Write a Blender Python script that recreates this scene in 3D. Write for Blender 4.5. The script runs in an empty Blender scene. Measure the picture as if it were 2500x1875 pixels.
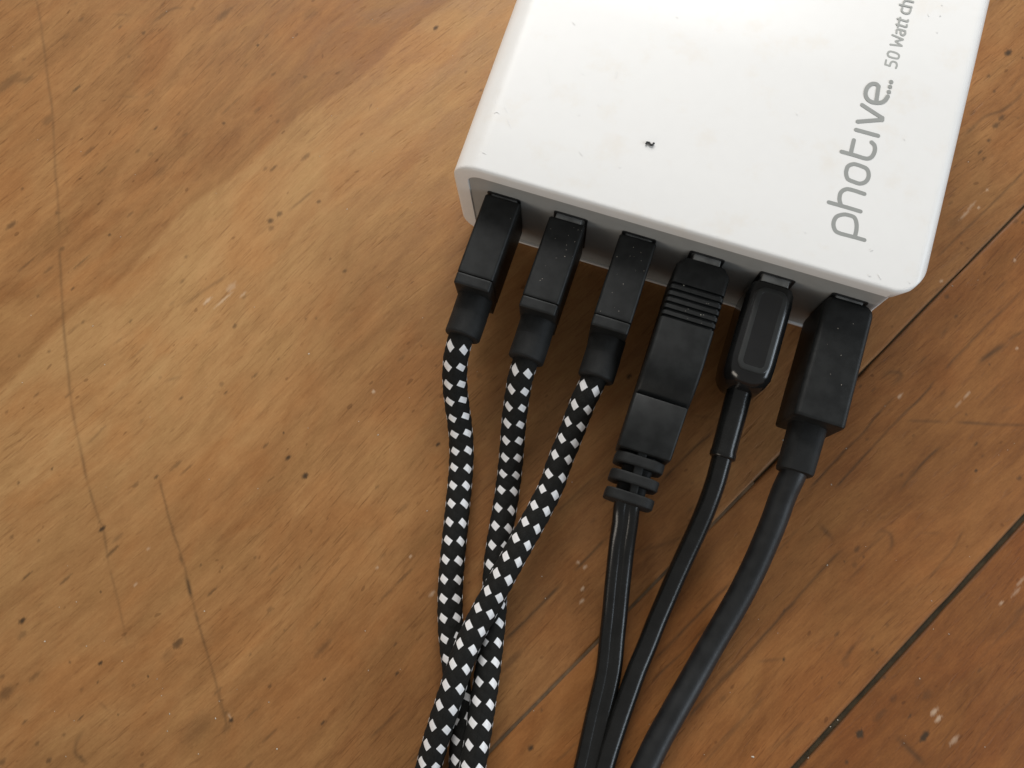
import bpy, bmesh, math, random
import numpy as np
from mathutils import Matrix, Vector
random.seed(7); rng = np.random.default_rng(7)
MM = 0.001
sc = bpy.context.scene
col = sc.collection

# ------------------------------------------------------------------ camera
CAMP = np.array([41.98636, -68.57842, 180.54141]); CA, CB, CC = 0.22081, 0.03843, 0.3235
FPX, PX0, PY0 = 2022.0, 1250.0, 937.5
def _rot(a, b, c):
    ca, sa, cb, sb, cc, s_ = math.cos(a), math.sin(a), math.cos(b), math.sin(b), math.cos(c), math.sin(c)
    Rx = np.array([[1,0,0],[0,ca,-sa],[0,sa,ca]]); Ry = np.array([[cb,0,sb],[0,1,0],[-sb,0,cb]]); Rz = np.array([[cc,-s_,0],[s_,cc,0],[0,0,1]])
    return Rz @ Ry @ Rx
CR = _rot(CA, CB, CC)
cam = bpy.data.cameras.new('camera'); co = bpy.data.objects.new('camera', cam); col.objects.link(co)
cam.sensor_width = 36.0; cam.lens = 36.0*FPX/2500.0; cam.clip_start = 0.005; cam.clip_end = 20.0
m4 = Matrix([[*CR[0], CAMP[0]*MM], [*CR[1], CAMP[1]*MM], [*CR[2], CAMP[2]*MM], [0,0,0,1]])
co.matrix_world = m4; sc.camera = co
def at(px, py, z=0.0):
    """photo pixel -> point (mm) of the world at height z"""
    d = CR @ np.array([(px-PX0)/FPX, -(py-PY0)/FPX, -1.0])
    t = (z-CAMP[2])/d[2]
    return CAMP + t*d

# ------------------------------------------------------------------ room light
w = bpy.data.worlds.new('World'); sc.world = w; w.use_nodes = True
bg = w.node_tree.nodes['Background']; bg.inputs[0].default_value = (1.0, 0.985, 0.96, 1); bg.inputs[1].default_value = 0.30
def area(name, loc, target, size, power, color, size_y=None):
    l = bpy.data.lights.new(name, 'AREA'); l.energy = power; l.color = color; l.size = size
    if size_y: l.shape = 'RECTANGLE'; l.size_y = size_y
    o = bpy.data.objects.new(name, l); col.objects.link(o); o.location = loc
    o.rotation_euler = (Vector(target)-Vector(loc)).to_track_quat('-Z', 'Y').to_euler()
    return o
kl = area('window_light', (-0.14, 0.47, 0.36), (-0.01, 0.06, 0.0), 0.46, 2.55, (1.0, 0.985, 0.96), 0.36); kl.data.spread = math.radians(130)
area('side_window_light', (0.70, 0.0, 0.33), (0.07, -0.03, 0.0), 0.75, 3.0, (0.78, 0.89, 1.0), 0.20)
area('front_fill_light', (-0.50, -1.10, 0.22), (0.04, 0.0, 0.01), 0.6, 3.3, (1.0, 0.90, 0.78), 0.3)  # added warm fill, low behind the camera, brightening charger lip and panel
sc.view_settings.view_transform = 'Standard'; sc.view_settings.look = 'None'
sc.view_settings.exposure = 0.0; sc.view_settings.gamma = 1.0

# ------------------------------------------------------------------ helpers
def link(name, verts, faces, mat, parent=None, smooth=True, sharp=40):
    me = bpy.data.meshes.new(name)
    me.from_pydata([tuple(c*MM for c in v) for v in verts], [], faces)
    me.update()
    if smooth:
        me.polygons.foreach_set('use_smooth', [True]*len(me.polygons))
        me.set_sharp_from_angle(angle=math.radians(sharp))
    if mat: me.materials.append(mat)
    o = bpy.data.objects.new(name, me); col.objects.link(o)
    if parent: o.parent = parent
    return o
def thing(name, label, cat, loc=(0,0,0), group=None):
    o = bpy.data.objects.new(name, None); col.objects.link(o); o.empty_display_size = 0.01
    o.location = [c*MM for c in loc]; o['label'] = label; o['category'] = cat
    if group: o['group'] = group
    return o
def rrect(hw, hh, r, n=6):
    """rounded rectangle outline, counter-clockwise, (a, b) pairs"""
    r = min(r, hw*0.999, hh*0.999); out = []
    for cx, cy, a0 in ((hw-r, hh-r, 0), (-hw+r, hh-r, 90), (-hw+r, -hh+r, 180), (hw-r, -hh+r, 270)):
        for k in range(n+1):
            a = math.radians(a0+90*k/n); out.append((cx+r*math.cos(a), cy+r*math.sin(a)))
    return out
def loft(name, secs, mat, parent, n=6, sharp=35):
    """solid through rounded-rectangle sections along y: (y, cx, cz, half_w, half_h, r)"""
    V, F = [], []; m = 4*(n+1)
    for (y, cx, cz, hw, hh, r) in secs:
        for a, b in rrect(hw, hh, r, n): V.append((cx+a, y, cz+b))
    for i in range(len(secs)-1):
        for k in range(m):
            k2 = (k+1) % m
            F.append((i*m+k, i*m+k2, (i+1)*m+k2, (i+1)*m+k))
    F.append(tuple(range(m))[::-1]); F.append(tuple((len(secs)-1)*m+k for k in range(m)))
    if secs[-1][0] > secs[0][0]: F = [f[::-1] for f in F]
    return link(name, V, F, mat, parent, True, sharp)
def bev(y0, y1, cx, cz, hw, hh, r, e0, e1, steps=3):
    """sections of a block with rounded ends: from y0 to y1 (y1<y0)"""
    s = []
    for k in range(steps+1):
        a = math.radians(90*k/steps); d = e0*(1-math.sin(a)); s.append((y0-e0*(1-math.cos(a)), cx, cz, hw-d, hh-d, max(r-d, .05)))
    s.append((y0-e0-.25, cx, cz, hw, hh, r)); s.append((y1+e1+.25, cx, cz, hw, hh, r))
    for k in range(steps+1):
        a = math.radians(90*(1-k/steps)); d = e1*(1-math.sin(a)); s.append((y1+e1*(1-math.cos(a)), cx, cz, hw-d, hh-d, max(r-d, .05)))
    return s
def catmull(P, per=12):
    P = [np.array(p, float) for p in P]; P = [2*P[0]-P[1]] + P + [2*P[-1]-P[-2]]; out = []
    for i in range(1, len(P)-2):
        p0, p1, p2, p3 = P[i-1:i+3]
        for k in range(per):
            t = k/per
            out.append(.5*((2*p1)+(-p0+p2)*t+(2*p0-5*p1+4*p2-p3)*t*t+(-p0+3*p1-3*p2+p3)*t**3))
    out.append(P[-2]); return np.array(out)
def resample(P, ds):
    L = np.r_[0, np.cumsum(np.linalg.norm(np.diff(P, axis=0), axis=1))]
    n = max(2, int(L[-1]/ds)+1); s = np.linspace(0, L[-1], n)
    return np.stack([np.interp(s, L, P[:, i]) for i in range(3)], 1), s
def smooth_path(P, it):
    P = P.copy()
    for _ in range(it): P[1:-1] = .25*P[:-2]+.5*P[1:-1]+.25*P[2:]
    return P
def frames(P):
    T = np.gradient(P, axis=0); T /= np.linalg.norm(T, axis=1)[:, None]
    X = np.cross(T, [0, 0, 1.0]); X /= np.linalg.norm(X, axis=1)[:, None]   # sideways
    return T, X, np.cross(X, T)                                             # tangent, side, up
def tube(name, P, radius, mat, parent, nseg=24, flat=1.0):
    T, X, U = frames(P); V = []; F = []
    th = np.linspace(0, 2*np.pi, nseg, endpoint=False)
    R = radius(th[None, :], np.arange(len(P))[:, None]) if callable(radius) else np.full((len(P), nseg), radius)
    V = P[:, None, :] + (R*np.sin(th))[..., None]*X[:, None, :] + (R*np.cos(th)*flat)[..., None]*U[:, None, :]
    n = len(P); V = V.reshape(-1, 3)
    for i in range(n-1):
        for k in range(nseg):
            k2 = (k+1) % nseg; F.append((i*nseg+k, (i+1)*nseg+k, (i+1)*nseg+k2, i*nseg+k2))
    F.append(tuple(range(nseg))); F.append(tuple((n-1)*nseg+k for k in range(nseg))[::-1])
    return link(name, V.tolist(), F, mat, parent, True, 60)

# ------------------------------------------------------------------ materials
class NT:
    def __init__(s, name):
        s.m = bpy.data.materials.new(name); s.m.use_nodes = True; s.t = s.m.node_tree; s.p = s.t.nodes['Principled BSDF']
    def n(s, typ, **kw):
        q = s.t.nodes.new(typ)
        for k, v in kw.items():
            if k.startswith('_'): setattr(q, k[1:], v)
            else: q.inputs[k].default_value = v
        return q
    def l(s, a, b): s.t.links.new(a, b)
    def noise(s, vec, scale, detail=2.0, rough=.5, dist=0.0):
        mp = s.n('ShaderNodeMapping'); mp.inputs['Scale'].default_value = scale; s.l(vec, mp.inputs['Vector'])
        q = s.n('ShaderNodeTexNoise', Scale=1.0, Detail=detail, Roughness=rough, Distortion=dist); s.l(mp.outputs[0], q.inputs['Vector'])
        return q.outputs['Fac']
    def ramp(s, fac, lo, hi, a=0.0, b=1.0):
        q = s.n('ShaderNodeMapRange'); q.interpolation_type = 'SMOOTHSTEP'
        q.inputs[1].default_value = lo; q.inputs[2].default_value = hi; q.inputs[3].default_value = a; q.inputs[4].default_value = b
        s.l(fac, q.inputs[0]); return q.outputs[0]
    def mix(s, fac, a, b, mode='MIX'):
        q = s.n('ShaderNodeMix', _data_type='RGBA', _blend_type=mode)
        for inp, v in ((q.inputs[0], fac), (q.inputs[6], a), (q.inputs[7], b)):
            if hasattr(v, 'is_linked'): s.l(v, inp)
            elif isinstance(v, tuple): inp.default_value = (*v, 1) if len(v) == 3 else v
            else: inp.default_value = v
        return q.outputs[2]
    def math(s, op, a, b=0.0, c=0.0):
        q = s.n('ShaderNodeMath', _operation=op)
        for i, v in enumerate((a, b, c)):
            if hasattr(v, 'is_linked'): s.l(v, q.inputs[i])
            else: q.inputs[i].default_value = v
        return q.outputs[0]
    def bump(s, h, strength, dist):
        q = s.n('ShaderNodeBump', Strength=strength, Distance=dist); s.l(h, q.inputs['Height']); s.l(q.outputs[0], s.p.inputs['Normal'])
    def objmm(s):
        tc = s.n('ShaderNodeTexCoord'); mp = s.n('ShaderNodeMapping'); mp.inputs['Scale'].default_value = (1000,)*3
        s.l(tc.outputs['Object'], mp.inputs['Vector']); return mp.outputs[0]
def plastic(name, c, rough, grain=0.0, gscale=6.0, spec=.5, dirt=None, var=1.0):
    t = NT(name); p = t.p; v = t.objmm()
    n1 = t.noise(v, (.35,)*3, 3); n2 = t.noise(v, (gscale,)*3, 3, .6)
    hi = tuple(min(1, x*(1+.35*var)+.002*var) for x in c); lo = tuple(x*(1-.2*var) for x in c)
    cc = t.mix(t.ramp(n1, .3, .7), lo, hi)
    if dirt: cc = t.mix(t.math('MULTIPLY', t.ramp(t.noise(v, (.12,)*3, 4, .65), .5, .75), dirt[1]), cc, dirt[0])
    t.l(cc, p.inputs['Base Color'])
    t.l(t.ramp(n2, .3, .7, max(0, rough-.07*var), rough+.07*var), p.inputs['Roughness'])
    p.inputs['Specular IOR Level'].default_value = spec
    if grain: t.bump(n2, grain, .00012)
    return t.m
M_white = plastic('white_plastic', (.715, .704, .682), .32, 0, .6, .32, ((.68, .63, .56), .42), .02)
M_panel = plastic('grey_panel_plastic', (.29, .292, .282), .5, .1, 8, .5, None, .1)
M_bezel = plastic('black_port_plastic', (.012, .012, .012), .5)
M_metal = plastic('dull_steel', (.30, .30, .29), .42); M_metal.node_tree.nodes['Principled BSDF'].inputs['Metallic'].default_value = .6
M_satin = plastic('satin_black_plastic', (.0075, .0080, .0077), .46, .18, 9, .24)
M_inlay = plastic('reflection_toned_plastic', (.020, .021, .0205), .30, 0, 4, .4, None, .3)  # lightened to paint the paler reflection round the inlay's dark centre
M_rubber = plastic('matte_black_rubber', (.0075, .0077, .0073), .60, .5, 7, .24)
M_pvc = plastic('soft_black_vinyl', (.0065, .0065, .006), .24, .12, 3, .38, None, .5)
M_gloss = plastic('glossy_black_plastic', (.007, .007, .007), .17, 0, 4, .5, None, .3)
M_cord = plastic('slate_black_vinyl', (.0075, .008, .0083), .42, .2, 5, .42)
M_print = plastic('grey_print', (.265, .27, .255), .4, 0, 6, .5, None, .1)
M_print2 = plastic('faint_grey_print', (.33, .335, .315), .4, 0, 6, .5, None, .1)
M_scuff = plastic('grey_scuff', (.70, .69, .67), .5, 0, 6, .5, None, .1)
M_crumb = plastic('black_crumb', (.025, .025, .025), .7)
M_dust = plastic('pale_dust', (.40, .36, .30), .8)
def braid_mat():
    t = NT('black_yarn'); v = t.objmm(); n = t.noise(v, (3, 3, 3), 3)
    a = t.n('ShaderNodeAttribute', _attribute_name='braid')
    sp = t.n('ShaderNodeSeparateXYZ'); t.l(a.outputs['Vector'], sp.inputs[0])
    fib = t.math('SINE', t.math('MULTIPLY', sp.outputs[0], 30.0)); fib2 = t.math('SINE', t.math('MULTIPLY', sp.outputs[1], 30.0))
    f = t.math('ADD', t.math('MULTIPLY', fib, sp.outputs[2]), t.math('MULTIPLY', fib2, t.math('SUBTRACT', 1.0, sp.outputs[2])))
    t.l(t.mix(n, (.005, .005, .0045), (.013, .0125, .011)), t.p.inputs['Base Color'])
    t.p.inputs['Roughness'].default_value = .8; t.p.inputs['Specular IOR Level'].default_value = .18
    t.p.inputs['Sheen Weight'].default_value = .0
    t.bump(t.math('ADD', f, t.math('MULTIPLY', n, 2.0)), .5, .00004); return t.m
def yarn_mat():
    t = NT('white_silky_yarn'); a = t.n('ShaderNodeAttribute', _attribute_name='yarn')
    sp = t.n('ShaderNodeSeparateXYZ'); t.l(a.outputs['Vector'], sp.inputs[0])
    n = t.noise(a.outputs['Vector'], (14, .8, 1), 3, .6)
    t.l(t.mix(n, (.60, .59, .60), (.88, .87, .86)), t.p.inputs['Base Color'])
    t.p.inputs['Roughness'].default_value = .34; t.p.inputs['Specular IOR Level'].default_value = .6
    t.bump(n, .5, .00005); return t.m
M_braid = braid_mat(); M_yarn = yarn_mat()

# ------------------------------------------------------------------ wooden table top
GU = np.array([math.cos(math.radians(62.4)), math.sin(math.radians(62.4))]); GV = np.array([GU[1], -GU[0]])
V1, V2 = 87.0, 131.4                       # the two plank joints (mm across the grain)
def z_(ox, oy, s): return lambda x, y: (ox+x/s, oy+y/s)
A0 = z_(0, 0, 2.765); A1 = z_(0, 600, 2.765); A2 = z_(0, 1275, 2.765); A3 = z_(1700, 1275, 2.765)
B0 = z_(1900, 0, 3.6867); B1 = z_(1900, 350, 3.6867); B2 = z_(1900, 750, 3.6867); B3 = z_(900, 1150, 3.6867); B4 = z_(900, 1425, 3.6867)
B5 = z_(1400, 1000, 3.6867); B6 = z_(1350, 1425, 3.6867); B7 = z_(1350, 1150, 3.6867); B8 = z_(950, 750, 3.6867); B9 = z_(1450, 550, 2.765)
# spots on the wood, read off the photo: frame, [(x, y, length, width, strength)], sizes in that frame's pixels, along the grain
SPOTS = [
 (A0, [(515,600,70,20,.75),(1050,865,34,16,.8),(1510,832,22,20,.8),(970,222,20,20,.65),(1740,305,16,16,.9),(2065,1055,50,22,.6),(1845,1135,50,13,.7),(1825,1490,40,34,.85),(1885,1445,34,24,.7),(1830,1540,30,26,.5),(740,1585,24,18,.85),(385,1435,24,24,.6),(1845,500,34,12,.6),(2060,520,22,16,.6),(810,180,20,16,.6),(325,810,70,44,.45),(75,1520,60,30,.7),(600,1020,80,20,.55),(1510,100,90,34,.5),(2090,90,90,50,.35),(550,130,30,18,.5),(60,555,150,50,.5),(190,535,60,26,.5),(1790,1140,30,16,.5),(1205,770,24,10,.4),(1660,440,28,14,.4),(1800,240,24,18,.35),(1740,740,50,20,.45),(1015,1040,26,20,.4),(930,1020,30,16,.5),(690,1150,60,14,.45),(1250,910,30,14,.45),(150,1275,20,16,.6),(160,400,22,20,.35),(880,1445,40,14,.5),(2150,1362,22,18,.7),(2030,1362,26,10,.5),(1080,1160,90,40,.3),(1300,60,26,18,.5),(440,250,50,28,.35),(1010,630,70,18,.4),(870,380,18,16,.45)]),
 (z_(0,0,.8848), [(941,60,10,8,.9),(600,262,8,5,.5),(745,585,7,5,.7),(1040,195,6,4,.6),(1065,145,5,4,.6)]),
 (A1, [(415,25,40,22,.6),(185,120,110,12,.6),(550,110,110,9,.6),(330,160,60,14,.5),(490,290,34,14,.75),(255,340,18,16,.5),(1255,75,20,16,.5),(1585,540,26,18,.7),(1495,935,24,22,.5),(1525,990,36,10,.8),(1220,1030,24,11,.7),(1720,875,44,10,.65),(245,1005,36,12,.6),(465,1005,60,12,.6),(350,1505,20,16,.85),(125,1600,18,16,.7),(1055,1560,44,20,.8),(1190,1480,70,18,.5),(1260,1510,90,14,.5),(1945,1430,40,24,1.),(2060,1555,40,34,1.),(1915,1262,10,10,.95),(1790,1350,40,13,.7),(2065,495,14,12,.6),(2135,490,12,10,.6),(560,515,24,14,.6),(690,1235,46,12,.4),(915,1615,36,20,.6),(1230,240,28,16,.5),(1650,345,30,14,.5),(880,510,22,12,.6),(1160,390,30,16,.3),(330,715,18,14,.6),(130,745,20,16,.5),(955,1185,30,18,.3),(1080,890,20,8,.4),(1880,765,16,8,.5),(45,1120,20,14,.5),(1490,230,60,12,.5),(800,640,60,12,.3)]),
 (A2, [(690,45,56,26,1.),(80,100,24,20,.55),(260,125,18,18,.55),(180,365,90,16,.75),(440,390,80,15,.65),(755,200,90,20,.7),(790,110,60,22,.45),(150,665,44,34,1.),(150,760,60,30,.5),(680,950,34,24,.95),(680,470,14,13,.85),(1430,470,80,15,.75),(1200,820,85,48,.85),(1130,900,70,50,.3),(1000,1040,16,15,.9),(660,1080,12,12,.8),(800,1298,10,10,.8),(470,945,16,14,.7),(545,1320,54,13,.85),(250,1495,34,20,.6),(430,1435,20,18,.6),(545,1585,22,18,.75),(330,1610,36,22,.7),(1560,1335,32,26,1.),(1520,1290,30,20,.6),(1530,1390,60,30,.45),(2190,1060,18,14,.95),(2180,1355,44,17,.9),(1820,1105,24,12,.7),(235,1040,70,26,.5),(165,1350,40,16,.65),(40,1150,90,60,.6),(1820,590,34,24,.45),(1355,290,16,12,.8),(2100,60,16,14,.5),(1320,1390,200,120,.28),(1500,305,14,12,.6),(1720,240,18,14,.5),(2180,850,120,30,.5),(1850,320,80,18,.45),(15,1040,30,24,.6),(15,1620,40,30,.6),(1920,730,14,12,.5),(1690,895,14,10,.6),(1470,1140,60,10,.6),(1700,1290,100,9,.5),(1820,1440,110,9,.5),(2130,700,80,10,.45),(900,1100,26,20,.5),(550,1130,26,20,.4),(960,1640,30,20,.6),(1680,1640,60,20,.5)]),
 (A3, [(1085,180,38,18,.7),(1130,235,16,12,.7),(1000,268,16,14,.8),(1070,290,26,22,.45),(595,597,22,20,.8),(950,755,42,16,.75),(590,925,22,20,1.),(1190,860,18,12,.8),(1220,880,22,13,.8),(850,1050,14,13,.75),(965,1085,20,9,.6),(1105,1430,54,44,1.15),(1540,1445,80,32,1.15),(1440,1310,40,14,.8),(1240,1300,80,30,.55),(1330,1190,44,28,.5),(1555,1165,54,38,.45),(1270,1045,20,16,.85),(1015,1620,22,20,.85),(1910,1000,30,16,.5),(2190,600,90,30,.3),(1640,900,60,30,.25),(1500,1080,50,26,.35),(1090,330,80,10,.3),(1190,780,26,12,.45),(420,760,40,12,.3),(1290,690,16,10,.5),(1010,960,40,30,.35),(180,1190,50,20,.4)]),
 (B0, [(2070,475,62,46,1.),(1895,685,26,18,.7),(1945,820,20,16,.7),(2010,1060,70,34,.8),(1960,1130,60,40,.8),(1895,1265,36,26,.8),(1815,1370,46,22,.75),(1850,1430,34,16,.7),(2200,520,14,14,.8),(1750,1010,50,24,.4),(2160,1060,16,14,.5)]),
 (B1, [(1650,900,18,14,.7),(1520,1380,34,26,.65),(1600,1555,22,18,.75),(1550,540,40,20,.4),(1590,700,120,60,.3),(2140,700,36,22,.6),(2200,715,26,20,.8),(2010,1280,90,20,.4)]),
 (B2, [(1600,85,30,18,.65),(1310,470,70,20,.4),(1780,1230,46,16,.8),(1780,1470,30,24,.95),(1900,515,22,14,.8),(1110,1510,34,16,.6),(1690,965,16,12,.7),(1215,1155,20,16,.5),(800,1190,24,18,.5),(860,740,40,16,.5),(740,715,30,12,.6),(1480,775,60,30,.3),(2170,1540,40,24,.7),(1840,1340,24,14,.5),(1230,1480,120,50,.3)]),
 (B3, [(310,960,160,20,.6),(160,1110,120,18,.5),(75,145,40,14,.6),(310,330,110,30,.35),(130,760,60,24,.3)]),
 (B4, [(255,810,36,24,.9),(240,545,34,16,.75),(1460,1480,46,36,1.05),(1555,1140,22,14,.8),(1290,690,200,50,.5),(1250,830,160,40,.25),(820,1640,10,10,.5)]),
 (B8, [(440,1235,48,24,1.),(2160,620,52,30,.95),(810,610,44,30,.45),(420,1440,40,16,.4),(110,460,50,20,.4),(290,350,16,12,.6),(1430,895,30,18,.35)]),
 (B7, [(1240,340,80,20,.45),(840,700,110,14,.45),(1250,110,30,14,.4),(360,450,60,16,.4),(1520,1090,36,12,.5),(2080,1255,28,20,.8)]),
]
# scratches and cracks: list of (points, width px in photo, strength)
def SC(fr, pts, wpx, st): return ([fr(*q) for q in pts], wpx, st)
LINES = [
 SC(A0, [(240,-20),(258,60),(275,150),(300,350),(325,560),(345,680),(360,850),(370,1050),(375,1200),(390,1300),(400,1600)], 7, .36),
 SC(A1, [(400,0),(410,200),(425,450),(435,620),(455,800),(475,1000),(490,1120),(510,1220),(540,1350),(562,1470),(592,1610)], 7, .46),
 SC(z_(0,0,1), [(214,1180),(240,1265),(252,1292),(266,1384)], 6, .45), SC(z_(0,0,1), [(388,1165),(420,1290),(447,1370),(468,1460),(487,1530),(505,1592),(523,1650),(540,1715),(558,1790)], 5, .5),
 SC(A2, [(735,300),(780,460),(820,640),(865,850)], 5, .3),
 SC(A1, [(1080,1580),(1095,1659)], 6, .7), SC(A2, [(1155,5),(1180,80)], 6, .75), SC(A2, [(1212,205),(1236,295)], 8, .9), SC(A2, [(1250,340),(1275,440),(1300,535)], 8, .9),
 SC(A2, [(1310,580),(1348,710)], 6, .7), SC(A2, [(1393,870),(1412,935)], 7, .9), SC(A2, [(1422,970),(1450,1055)], 6, .7), SC(A2, [(1460,1100),(1500,1300)], 5, .5),
 SC(A2, [(650,1200),(700,1240),(750,1290)], 6, .4), SC(A2, [(570,1400),(520,1480),(510,1560),(550,1600),(600,1640)], 9, .55),
 SC(B2, [(1150,1020),(1330,1026),(1510,1031)], 6, .7), SC(B2, [(1590,1035),(1800,1045),(1960,1056),(2240,1062)], 6, .65),
 SC(B2, [(1060,790),(900,960),(780,1110),(640,1250),(450,1450),(270,1650)], 5, .8), SC(B2, [(2050,-10),(1820,220),(1640,410),(1490,565)], 5, .75),
 SC(B2, [(1410,650),(1290,810),(1060,1030),(840,1270),(500,1640)], 5, .8), SC(B2, [(1480,1240),(1330,1370),(1230,1490),(1080,1659)], 5, .8),
 SC(B2, [(1780,510),(1880,440),(1990,365),(2060,320)], 11, .8), SC(B2, [(2060,320),(2130,260),(2230,200)], 7, .55), SC(B2, [(950,640),(970,600),(1030,580),(1095,595),(1100,630),(1030,705)], 9, .6),
 SC(B2, [(1535,180),(1460,260)], 8, .6), SC(B2, [(1990,690),(1800,890)], 5, .45), SC(B2, [(2130,880),(1990,960)], 5, .4),
 SC(B1, [(2230,235),(1980,490),(1700,760),(1430,1020)], 5, .6), SC(B1, [(2200,1320),(1990,1530),(1860,1659)], 6, .55), SC(B1, [(1480,1280),(1370,1350)], 7, .5),
 SC(B0, [(2150,900),(2000,1000),(1850,1060),(1670,1230)], 8, .6), SC(B0, [(2230,800),(2080,960),(1880,1040)], 6, .5), SC(B0, [(2212,660),(2130,760),(2060,860)], 6, .4),
 SC(A3, [(990,180),(850,320),(610,590),(360,870),(200,1030),(0,1270)], 6, .75), SC(A3, [(240,400),(0,640)], 6, .8), SC(A3, [(480,1160),(260,1380),(0,1640)], 4, .45), SC(A3, [(740,1330),(480,1570)], 4, .35),
 SC(A3, [(1810,40),(1740,170),(1640,300),(1560,390)], 5, .55), SC(A3, [(820,0),(870,60),(930,125)], 11, .55), SC(A3, [(1210,95),(1250,58),(1310,80),(1322,140),(1300,200)], 8, .6), SC(A3, [(390,945),(480,935),(585,922)], 6, .45),
 SC(A3, [(1100,800),(960,970)], 8, .5), SC(A3, [(990,850),(950,900)], 8, .4), SC(A3, [(1340,1435),(1440,1535),(1550,1645)], 12, .7), SC(A3, [(1480,70),(1680,75)], 5, .3), SC(A3, [(2200,620),(1900,940)], 5, .3), SC(A3, [(2200,1130),(1960,1400),(1800,1659)], 5, .35),
 SC(A3, [(1320,40),(1180,160),(1060,260)], 5, .35), SC(A3, [(700,30),(580,160),(420,340)], 5, .4),
 SC(B5, [(1270,180),(1000,430),(780,660)], 5, .8), SC(B5, [(310,1140),(0,1460)], 6, .8), SC(B4, [(1740,0),(1210,530)], 7, .85), SC(B5, [(400,480),(0,790)], 4, .35), SC(B4, [(330,1659),(560,1420)], 5, .6), SC(B4, [(0,1400),(170,1240),(330,1100)], 6, .6),
 SC(B6, [(1560,20),(1240,350),(900,700)], 6, .75), SC(B6, [(1430,340),(1140,640),(870,900)], 5, .6), SC(B6, [(2212,120),(1850,520),(1600,800),(1320,1080),(1200,1240)], 6, .8), SC(B6, [(0,1640),(270,1370)], 5, .5), SC(B6, [(2212,1270),(1930,1500)], 5, .35), SC(B6, [(1930,1000),(1330,1650)], 4, .4),
 SC(B7, [(400,30),(0,400)], 4, .5), SC(B7, [(720,725),(900,690),(1100,620),(1230,560)], 6, .4),
 SC(B8, [(1900,900),(1700,1080)], 5, .3), SC(B9, [(950,1320),(640,1280)], 5, .35),
 SC(A0, [(540,0),(480,45)], 6, .5), SC(A0, [(1240,50),(1150,65),(1030,150)], 8, .45), SC(A0, [(0,570),(120,545),(250,525)], 12, .4), SC(A0, [(750,95),(900,105)], 8, .3), SC(A0, [(2130,1275),(1940,1430)], 6, .5), SC(A0, [(1640,640),(1480,790)], 5, .35), SC(A0, [(2060,580),(1860,750)], 6, .3), SC(A0, [(790,650),(950,655)], 6, .35),
 SC(A1, [(1540,200),(1440,260),(1220,410)], 7, .4), SC(A1, [(1000,660),(860,790)], 5, .4), SC(A1, [(1100,920),(1220,880)], 6, .5), SC(A1, [(450,610),(540,520)], 6, .5), SC(A1, [(570,1360),(700,1230)], 6, .45),
]
PALE = [(A1, [(1560,280,60,30,.4),(1400,372,50,16,.7),(1510,365,110,8,.6),(1640,330,40,8,.5)]), (B3, [(375,770,26,18,.6),(570,1105,40,24,.6),(1885,820,24,16,.75),(1945,865,28,16,.75),(1925,1060,30,18,.8),(1920,1170,34,18,.75),(80,870,14,8,.6)]),
 (A3, [(1605,1280,44,20,.75),(1635,1325,36,20,.75),(1740,1470,60,22,.5),(2060,545,26,9,.6),(2190,400,70,14,.4),(2160,470,60,8,.4)]), (B1, [(1470,1240,22,14,.7),(1880,420,12,12,.6),(1803,578,16,10,.7),(2130,1050,14,8,.6),(1680,640,90,4,.45),(1740,560,80,4,.4)]), (B2, [(1095,800,40,6,.7),(1700,790,60,4,.5),(2150,370,18,12,.6),(1620,870,60,4,.35)]),
 (A2, [(915,420,22,12,.5),(1000,180,20,8,.4),(1550,1310,16,30,.4)]), (z_(0,0,.8848), [(807,846,5,6,.8),(1150,230,3,3,.5)])]
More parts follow.
